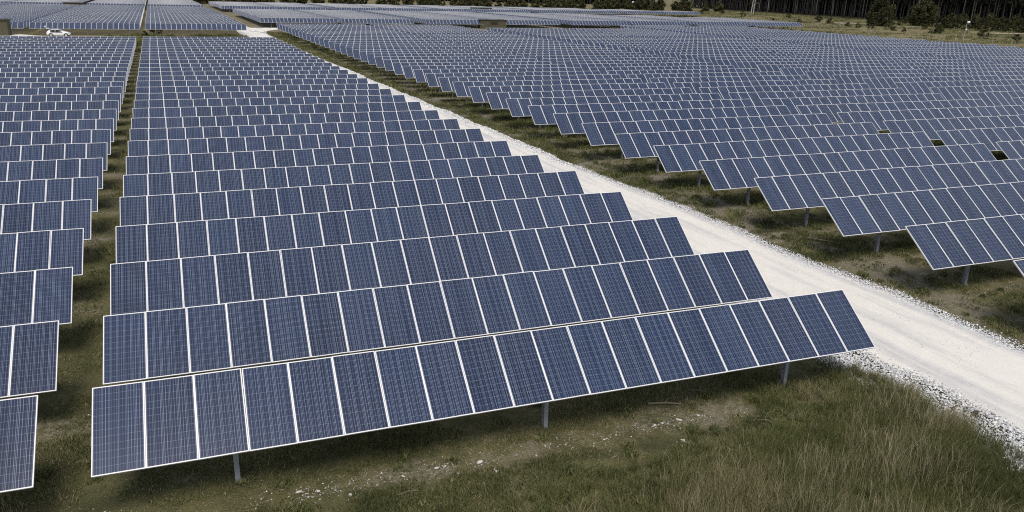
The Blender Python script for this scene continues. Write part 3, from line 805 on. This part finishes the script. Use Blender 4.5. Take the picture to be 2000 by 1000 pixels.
# shrubs in the clearing
sm = [(trunk_mesh('trunk', M['bark'], 1., .06, .3, 110+k, 2), crown_mesh('crown', M['leaf'], bush_clumps(2.6, 1.9+.3*k, 26, 120+k, .02), 60, .22, 130+k)) for k in range(3)]
SP = [(1829, 66, 1.75, 'round dark shrub in the dry grass left of the camera mast'), (1598, 43, 1.4, 'dark upright shrub beside the sandy scrape before the pines'), (1508, 53, 1.2, 'small dark shrub at the tip of the pale far block'),
      (1620, 46, 1.2, 'low green shrub right of the upright one at the sandy scrape'), (1700, 58, .9, 'low scrubby shrub in front of the larger rounded tree'), (1735, 58, 1.2, 'scrubby shrub between the two big rounded trees'),
      (1745, 60, .8, 'small scrubby shrub below the gap between the big trees'), (1920, 76, 1.3, 'dark sprawling shrub right of the camera mast'), (1945, 60, 1.0, 'spiky pale green shrub in front of the hedge'),
      (1765, 62, .7, 'tiny dark shrub in the grass below the right big tree'), (1985, 82, 1.0, 'shrub at the right picture edge beyond the last tables'), (1675, 55, .8, 'small green shrub left of the larger rounded tree'),
      (1560, 45, .9, 'low green shrub on the grass bank right of the birch'), (1540, 36, 1.1, 'bushy tuft at the foot of the pine wall'), (1450, 33, 1.1, 'green shrub at the foot of the birch'), (1410, 27, 1.2, 'green shrub on the bank left of the birch'),
      (1370, 27, 1.1, 'low shrub on the bank before the pine edge'), (1330, 24, 1.0, 'low shrub under the thin leafed tall tree'), (1655, 52, .9, 'low shrub in front of the sandy scrape'), (1805, 57, .9, 'dark shrub below the right big rounded tree')]
for k, (px, py, s, lab) in enumerate(SP):
    x, y, z = at(px, py); plant('shrub', lab, 'shrub', (x, y, z), *sm[k % 3], 'shrubs in the dry clearing', s)
for k, (px, py, s, lab) in enumerate([(284, 72, .62, 'shrub on the grass strip left of the two before the far front table'), (305, 66, 1.0, 'taller shrub standing before the front table beyond the grass strip')]):
    x, y, z = at(px, py); plant('shrub', lab, 'shrub', (x, y, z), *sm[k], 'shrubs on the grass strip', s)
# young scrub belt behind the far blocks
ym = [(trunk_mesh('trunk', M['bark'], 4, .12, .4, 170+k, 2), crown_mesh('crown', M['leaf'], bush_clumps(5.5, 5+k*.7, 40, 180+k, .02), 22, .5, 190+k)) for k in range(3)]
for k in range(110):
    x = -2+k*2.9+rnd.uniform(-1.4, 1.4); y = 452+rnd.uniform(0, 34)-max(0, x-170)*.12+(k % 3)*12
    plant('scrub_tree', 'young green scrub tree in the belt behind the far solar blocks', 'tree', (x, y, float(terrain(x, y))-.1), *ym[k % 3], 'scrub belt behind the far blocks', rnd.uniform(.75, 1.25))
# pines
pm = []
for k in range(5):
    r = random.Random(200+k); cl = []
    for _ in range(30):
        a = r.uniform(0, 6.28); zz = r.uniform(11.5, 21); rad = (2.6 if zz < 18 else 1.6)*math.sqrt(r.random()); cl.append((rad*math.cos(a), rad*math.sin(a), zz, r.uniform(.8, 1.4)))
    pm.append((trunk_mesh('trunk', M['bark'] if k < 3 else M['midbark'], 20, .19, 1.0, 210+k, 0), crown_mesh('crown', M['pine'], cl, 14, .55, 220+k)))
EDGE = [(318, 170), (312, 235), (315, 300), (318, 345), (338, 432), (352, 520), (385, 640), (300, 655), (180, 700), (60, 740)]
def edge_pt(s):
    """walk along the forest edge by metres"""
    for (a, b) in zip(EDGE, EDGE[1:]):
        L = math.dist(a, b)
        if s <= L: return (a[0]+(b[0]-a[0])*s/L, a[1]+(b[1]-a[1])*s/L, (b[1]-a[1])/L, -(b[0]-a[0])/L)
        s -= L
    return None
EL = sum(math.dist(a, b) for a, b in zip(EDGE, EDGE[1:]))
npine = 0; s = 0.
while npine < 180 and s < EL:
    p = edge_pt(s)
    dep = rnd.uniform(0, 11)
    x, y = p[0]+p[2]*dep, p[1]+p[3]*dep
    pale = rnd.random() < .16
    kk = rnd.choice((3, 4)) if pale else rnd.choice((0, 1, 2))
    plant('pine_tree', 'tall pine with a pale grey trunk in the front ranks of the dark forest' if pale else 'tall pine with a dark trunk in the front ranks of the dark forest', 'tree',
          (x, y, float(terrain(x, y))), *pm[kk], 'pale trunked pines of the forest edge' if pale else 'dark trunked pines of the forest edge', rnd.uniform(.9, 1.2))
    npine += 1; s += EL/180
# the wood behind reads as one mass
vs, fs, o_ = [], [], 0
cv, ct_ = [], []
g = np.random.default_rng(5); s = 0.
fm = MB()
ncl = 0
clumps = []
while s < EL:
    p = edge_pt(s)
    for row in range(13):
        dep = 12+row*4.5+g.uniform(-2, 2); x, y = p[0]+p[2]*dep+g.uniform(-1, 1), p[1]+p[3]*dep+g.uniform(-1, 1); z = float(terrain(x, y))
        hgt = g.uniform(17, 21); r0 = g.uniform(.14, .24)
        if row < 6: fm.tube([(x, y, z-.3), (x+g.uniform(-.3, .3), y, z+hgt*.5), (x+g.uniform(-.6, .6), y, z+hgt)], [r0, r0*.75, r0*.3], 5, cap=False)
        for _ in range(4): clumps.append((x+g.normal(0, 1.6), y+g.normal(0, 1.6), z+g.uniform(.45, 1.05)*hgt, g.uniform(1.4, 2.4)))
        if row > 3:
            for _ in range(4): clumps.append((x+g.normal(0, 1.6), y+g.normal(0, 1.6), z+g.uniform(.0, .5)*hgt, g.uniform(1.4, 2.4)))
    s += 4.2
wt = tag(link('forest', fm.mesh('forest', M['bark'], smooth=True)), 'dark pine wood reading as one mass behind its front trunks', 'forest', kind='stuff')
link('foliage', crown_mesh('foliage', M['pine'], clumps, 5, 1.0, 77), wt)

# dry tufts over the clearing, the bank and the grass strip behind the near blocks
def tufts():
    sets = []
    n = 26000
    cx = rng.uniform(150, 345, n); cy = rng.uniform(120, 470, n)
    xr_ = np.interp(cy, [110, 120, 180, 260, 300, 470], [160, 158, 152, 205, 195, 215]); xe = np.interp(cy, [170, 235, 300, 345, 432, 520], [316, 312, 315, 318, 338, 352])
    k = (cx > xr_) & (cx < xe) & (fbm(cx, cy, 9., 141)+.3*fbm(cx, cy, 2.5, 143) > .60)
    n2 = 9000
    ax = rng.uniform(-26, 9, n2); ay = rng.uniform(139, 186, n2); ax = ax+0*ay
    k2 = (ax < road_l(ay)-.4) & (ax > -20.5) & (fbm(ax, ay, 4., 145) > .47)
    cx = np.concatenate([cx[k], ax[k2]]); cy = np.concatenate([cy[k], ay[k2]])
    m_ = 7; x = np.repeat(cx, m_)+rng.normal(0, .35, len(cx)*m_); y = np.repeat(cy, m_)+rng.normal(0, .35, len(cx)*m_)
    t = np.clip(np.repeat(.30+1.2*(fbm(cx, cy, 14., 147)-.45), m_)+rng.normal(0, .10, len(x)), 0, .9)
    h = np.repeat(rng.uniform(.25, .75, len(cx)), m_)*rng.uniform(.6, 1.2, len(x))
    sets.append((x, y, gzv(x, y)-.05, h, np.full(len(x), .13), rng.uniform(.2, .9, len(x)), t))
    build_blades('dry_grass', sets, 'dry grass and heather tufts over the clearing before the pines')
tufts()
def scrape(px, py, w, d, seed, label):
    x0, y0, z0 = at(px, py); r_ = random.Random(seed); mb = MB(); n = 26; p = []
    for i in range(n):
        a = 2*math.pi*i/n; k = r_.uniform(.6, 1.1); x, y = x0+math.cos(a)*w*k, y0+math.sin(a)*d*k; p.append((x, y, gz(x, y)+.16))
    p.append((x0, y0, gz(x0, y0)+.22)); mb.poly(p, [(i, (i+1) % n, n) for i in range(n)])
    tag(link('sand_patch', mb.mesh('sand_patch', M['sand'])), label, kind='structure')
scrape(1640, 45.5, 11, 6, 1, 'pale sandy scrape before the pine wall'); scrape(1668, 47.5, 6, 4, 2, 'pale sandy scrape left of the larger rounded tree')
scrape(1782, 53.5, 9, 2.6, 3, 'pale sandy streak below the right big tree'); scrape(1975, 66.5, 14, 3.5, 4, 'pale sandy streak along the foot of the hedge')
scrape(1608, 43, 4, 3, 5, 'small sandy spot beside the upright shrub')

# ------------------------------------------------------------------ huts
def hut(loc, w, d, h, rz, label, louvre_at):
    o = thing('transformer_hut', label, 'hut', loc, (0, 0, rz), 'olive transformer huts')
    mb = MB(); mb.box(-w/2, w/2, -d/2, d/2, -.3, h-.22); link('wall', mb.mesh('wall', M['hut']), o)
    mb = MB(); mb.box(-w/2-.18, w/2+.18, -d/2-.18, d/2+.18, h-.22, h-.08); mb.box(-w/2+.1, w/2-.1, -d/2+.1, d/2-.1, h-.08, h); link('roof', mb.mesh('roof', M['hutroof']), o)
    for dx in (-.28*w, .33*w):
        mb = MB(); mb.box(dx-.55, dx+.55, -d/2-.04, -d/2-.002, .05, 2.05); dr = link('door', mb.mesh('door', M['hutdoor']), o)
        mb = MB(); mb.box(dx+.38, dx+.44, -d/2-.09, -d/2-.04, .95, 1.15); link('handle', mb.mesh('handle', M['louvre']), dr)
    mb = MB(); a, b = louvre_at
    for i in range(5): mb.box(a, b, -d/2-.05, -d/2-.002, 1.15+i*.16, 1.15+i*.16+.09)
    link('vent', mb.mesh('vent', M['louvre']), o)
    return o
def hut_at(px0, px1, py, d, h, label, la):
    a, b = at(px0, py), at(px1, py); w = math.dist(a[:2], b[:2])
    w = min(w, 9.5)
    return hut(((a[0]+b[0])/2, (a[1]+b[1])/2+d/2, (a[2]+b[2])/2), w, d, h, -.06, label, la)
hut_at(940, 988, 56, 2.6, 2.5, 'olive transformer hut between the right block and the pale far block', (-.9, 1.3))
hut_at(922, 960, 28, 2.6, 2.9, 'small olive hut in front of the farthest right block', (-1.2, 1.2))
hut_at(126, 164, 20, 2.6, 2.7, 'olive hut at the back of the left block beyond the car', (-1.2, 1.2))
hut((-39.4, 181.5, 0), 8.6, 3., 3.1, 0, 'large olive hut cut by the left picture edge, left of the white car', (1.6, 3.0))

# ------------------------------------------------------------------ the white hatchback
def car():
    x0, y0 = -26.2, 177.6
    o = thing('parked_car', 'white hatchback with its tailgate open, parked on the gravel behind the left block', 'car', (x0, y0, .09))
    # stations along x (front = +x): x, z bottom, z belt, z top, half width belt, half width top
    S = [(-2.03, .40, .74, .84, .72, .68), (-1.97, .30, .88, .98, .82, .72), (-1.70, .24, .96, 1.17, .86, .68), (-1.30, .22, .96, 1.38, .87, .62), (-.70, .22, .94, 1.50, .88, .62), (-.1, .22, .92, 1.49, .88, .62),
         (.45, .22, .91, 1.29, .88, .62), (.98, .22, .89, 1.02, .87, .72), (1.42, .22, .84, .92, .86, .74), (1.84, .26, .68, .76, .80, .68), (2.04, .34, .54, .60, .66, .58)]
    mb = MB(); rings = []
    for (x, zb, zs, zt, wb, wt) in S:
        h = zs-zb
        prof = [(wb*.80, zb), (wb*.98, zb+h*.22), (wb, zb+h*.62), (wb*.965, zs), (wt, zs+(zt-zs)*.82), (wt*.72, zt)]
        rings.append([(x, y, z) for y, z in prof]+[(x, -y, z) for y, z in reversed(prof)])
    n = len(rings[0]); pts = [p for r_ in rings for p in r_]; fs = []
    for k in range(len(rings)-1):
        for i in range(n): j = (i+1) % n; fs.append((k*n+i, k*n+j, (k+1)*n+j, (k+1)*n+i))
    fs.append(tuple(range(n))[::-1]); fs.append(tuple((len(rings)-1)*n+i for i in range(n)))
    mb.poly(pts, fs); me = mb.mesh('body', M['carwhite'], smooth=True)
    bo = link('body', me, o); sub = bo.modifiers.new('round', 'SUBSURF'); sub.levels = 1; sub.render_levels = 2
    import bisect
    def skin(x, t, side, outw=.016):
        """a point on the flank between belt (t=0) and roof edge (t=1)"""
        xs_ = [q[0] for q in S]; i = max(0, min(len(S)-2, bisect.bisect(xs_, x)-1)); a, b = S[i], S[i+1]; f = (x-a[0])/(b[0]-a[0])
        zs, zt, wb, wt = [a[j]+(b[j]-a[j])*f for j in (2, 3, 4, 5)]
        return (x, side*(wb*.955+(wt-wb*.955)*t+outw), zs+(zt-zs)*.82*t)
    for side in (-1, 1):
        for xa, xb in ((-1.35, -.52), (-.45, .62)):
            mb = MB(); nseg = 6; p = []
            for i in range(nseg+1):
                x = xa+(xb-xa)*i/nseg
                hi = .97
                p += [skin(x, -.15, side, .06), skin(x, hi, side, .10)]
            mb.poly(p, [(2*i, 2*i+2, 2*i+3, 2*i+1) if side < 0 else (2*i, 2*i+1, 2*i+3, 2*i+2) for i in range(nseg)])
            sw = link('side_window', mb.mesh('side_window', M['glass']), o); sd = sw.modifiers.new('t', 'SOLIDIFY'); sd.thickness = .03; sd.offset = 0
        mb = MB(); mb.box(.52, .70, side*.94-.09, side*.94+.09, .93, 1.07); me = mb.mesh('wing_mirror', M['carwhite']); mi = link('wing_mirror', me, o); bv = mi.modifiers.new('b', 'BEVEL'); bv.width = .03; bv.segments = 2
        for hx in (-.45, -.95):
            mb = MB(); mb.box(hx-.09, hx+.09, side*.885-.012, side*.885+.012, .80, .83); link('door_handle', mb.mesh('door_handle', M['carwhite']), o)
        mb = MB(); mb.poly([(1.62, side*.80, .66), (1.93, side*.66, .60), (1.90, side*.66, .72), (1.50, side*.80, .80)], [(0, 1, 2, 3) if side > 0 else (3, 2, 1, 0)])
        me = mb.mesh('headlight', M['lamp']); hl = link('headlight', me, o); sd = hl.modifiers.new('t', 'SOLIDIFY'); sd.thickness = .08; sd.offset = 0
        mb = MB(); mb.box(-2.0, -1.88, side*.70-.07, side*.70+.07, .72, .98); link('tail_light', mb.mesh('tail_light', M['redlamp']), o)
        for wx in (-1.27, 1.28):
            mb = MB(); mb.tube([(wx, side*.70, .33), (wx, side*.895, .33)], [.39, .39], 24); link('wheel_arch', mb.mesh('wheel_arch', M['dark']), o)
            w = link('wheel', None, o, (wx, side*.80, .31))
            mb = MB(); mb.tube([(0, -.10, 0), (0, -.08, 0), (0, .08, 0), (0, .10, 0)], [.27, .31, .31, .27], 24); link('tyre', mb.mesh('tyre', M['rubber']), w)
            mb = MB(); mb.tube([(0, side*.085, 0), (0, side*.112, 0)], [.225, .205], 18)
            for a in range(5):
                t = a*2*math.pi/5; mb.bar((math.cos(t)*.05, side*.115, math.sin(t)*.05), (math.cos(t)*.2, side*.115, math.sin(t)*.2), .05, .02)
            link('rim', mb.mesh('rim', M['alloy']), w)
    mb = MB(); mb.poly([(.06, .54, 1.42), (.06, -.54, 1.42), (.90, -.66, 1.05), (.90, .66, 1.05)], [(0, 1, 2, 3)][::1]); ws = link('windscreen', mb.mesh('windscreen', M['glass']), o, (0.02, 0, .012))
    sd = ws.modifiers.new('t', 'SOLIDIFY'); sd.thickness = .01
    mb = MB(); mb.poly([(-2.035, .6, .5), (-2.035, -.6, .5), (-1.74, -.58, 1.12), (-1.74, .58, 1.12)], [(0, 1, 2, 3)]); bo = link('boot_opening', mb.mesh('boot_opening', M['dark']), o, (-.02, 0, 0)); sd = bo.modifiers.new('t', 'SOLIDIFY'); sd.thickness = .04
    # raised tailgate, hinged at the roof
    mb = MB(); prof = [(-1.52, 1.50), (-1.80, 1.68), (-2.08, 1.92), (-2.30, 1.98), (-2.33, 1.92), (-2.10, 1.85), (-1.84, 1.60), (-1.56, 1.44)]
    npf = len(prof); pts = [(x, -.58, z) for x, z in prof]+[(x, .58, z) for x, z in prof]
    mb.poly(pts, [tuple(range(npf)), tuple(range(2*npf-1, npf-1, -1))]+[(i, npf+i, npf+(i+1) % npf, (i+1) % npf) for i in range(npf)])
    tg = link('tailgate', mb.mesh('tailgate', M['carwhite']), o)
    tag(tg, 'open white tailgate raised above the roof')
    mb = MB(); mb.poly([(-1.66, -.48, 1.60), (-2.02, -.48, 1.88), (-2.02, .48, 1.88), (-1.66, .48, 1.60)], [(0, 1, 2, 3)]); rw = link('rear_window', mb.mesh('rear_window', M['glass']), tg, (0, 0, .02)); sd = rw.modifiers.new('t', 'SOLIDIFY'); sd.thickness = .01
car()

# ------------------------------------------------------------------ mast, marker, stakes
x, y, z = at(1880.5, 80)
o = thing('camera_mast', 'grey mast with a white camera on top beyond the last right hand tables', 'mast', (x, y, z))
mb = MB(); mb.tube([(0, 0, -.3), (.15, 0, 2.6), (.32, 0, 5.3)], [.09, .08, .06], 8); link('pole', mb.mesh('pole', M['steel']), o)
mb = MB(); mb.tube([(.30, -.1, 5.0), (.55, -.5, 5.05), (.62, -.62, 5.06)], [.26, .27, .20], 12); link('camera_housing', mb.mesh('camera_housing', M['white'], smooth=False), o)
mb = MB(); mb.tube([(.30, 0, 5.15), (.34, 0, 5.45), (.38, -.0, 5.5)], [.12, .14, .06], 8); link('cap', mb.mesh('cap', M['dark']), o)
mb = MB(); mb.box(.12, .46, -.26, -.06, 2.95, 3.3); link('junction_box', mb.mesh('junction_box', M['white']), o)
mb = MB(); mb.bar((-.55, 0, 1.7), (.02, 0, .1), .10, .10); link('strut', mb.mesh('strut', M['stake']), o)
x, y, z = at(1235.5, 16)
o = thing('marker_pole', 'white marker pole between the two dark trees behind the far block', 'pole', (x, y, z))
mb = MB(); mb.tube([(0, 0, -.3), (0, 0, 4.)], [.16, .14], 8); link('pole', mb.mesh('pole', M['white']), o)
mb = MB(); mb.box(-.55, .55, -.3, .3, 3.4, 4.7); link('box', mb.mesh('box', M['white']), o)
mb = MB(); mb.tube([(0, 0, -.3), (.02, .0, .7), (.05, 0, 1.35)], [.075, .07, .055], 7); mb.tube([(.05, 0, 1.35), (.05, 0, 1.40)], [.055, .02], 7)
st = mb.mesh('fence_post', M['stake'], smooth=False)
FP = [(1814, 74), (1838, 75.5), (1865.5, 77.5), (1937, 85), (1975, 88), (1700, 60), (1735, 64), (1770, 69), (1640, 56)]
FL = ['wooden fence stake left of the round dark shrub', 'wooden fence stake below the round dark shrub', 'wooden fence stake just left of the camera mast', 'wooden fence stake right of the sprawling shrub', 'wooden fence stake at the right picture edge',
      'wooden fence stake below the larger rounded tree', 'wooden fence stake between the two big trees', 'wooden fence stake below the right big tree', 'wooden fence stake before the sandy scrape']
for (px, py), lab in zip(FP, FL):
    x, y, z = at(px, py); q = link('fence_post', st, None, (x, y, z), (rnd.uniform(-.05, .05), rnd.uniform(-.05, .05), 0)); tag(q, lab, 'fence post', 'fence stakes along the right block')

# ------------------------------------------------------------------ light
SUN_EL, SUN_AZ = R(58), R(195)          # azimuth measured clockwise from +Y
w = bpy.data.worlds.new('World'); scene.world = w; w.use_nodes = True
nt = w.node_tree; bg = nt.nodes['Background']
sky = nt.nodes.new('ShaderNodeTexSky'); sky.sky_type = 'NISHITA'; sky.sun_disc = False
sky.sun_elevation = SUN_EL; sky.sun_rotation = SUN_AZ; sky.dust_density = 3.0; sky.air_density = 1.
n = N(nt); tcw = n.node('ShaderNodeTexCoord').outputs['Generated']
mpw = n.node('ShaderNodeMapping'); nt.links.new(tcw, mpw.inputs[0]); mpw.inputs['Scale'].default_value = (1.6, 1.6, 3.2); mpw.inputs['Location'].default_value = (.3, .7, .1)
cl = n.noise(mpw.outputs[0], 1.5, 6, .6)
nt.links.new(n.mix(n.rng(cl, .40, .62, .08, .65), sky.outputs[0], (6.6, 6.75, 7.1)), bg.inputs[0]); bg.inputs[1].default_value = .10
sl = bpy.data.lights.new('sun', 'SUN'); sl.energy = 2.3; sl.angle = R(22); sl.color = (1, .95, .88)
so = bpy.data.objects.new('sun', sl); COL.objects.link(so)
sd = Vector((math.sin(SUN_AZ)*math.cos(SUN_EL), math.cos(SUN_AZ)*math.cos(SUN_EL), math.sin(SUN_EL)))
so.rotation_euler = sd.to_track_quat('Z', 'Y').to_euler()
vs = scene.view_settings
vs.view_transform = 'Standard'; vs.look = 'None'; vs.gamma = 1; vs.exposure = 0.42; vs.use_curve_mapping = False
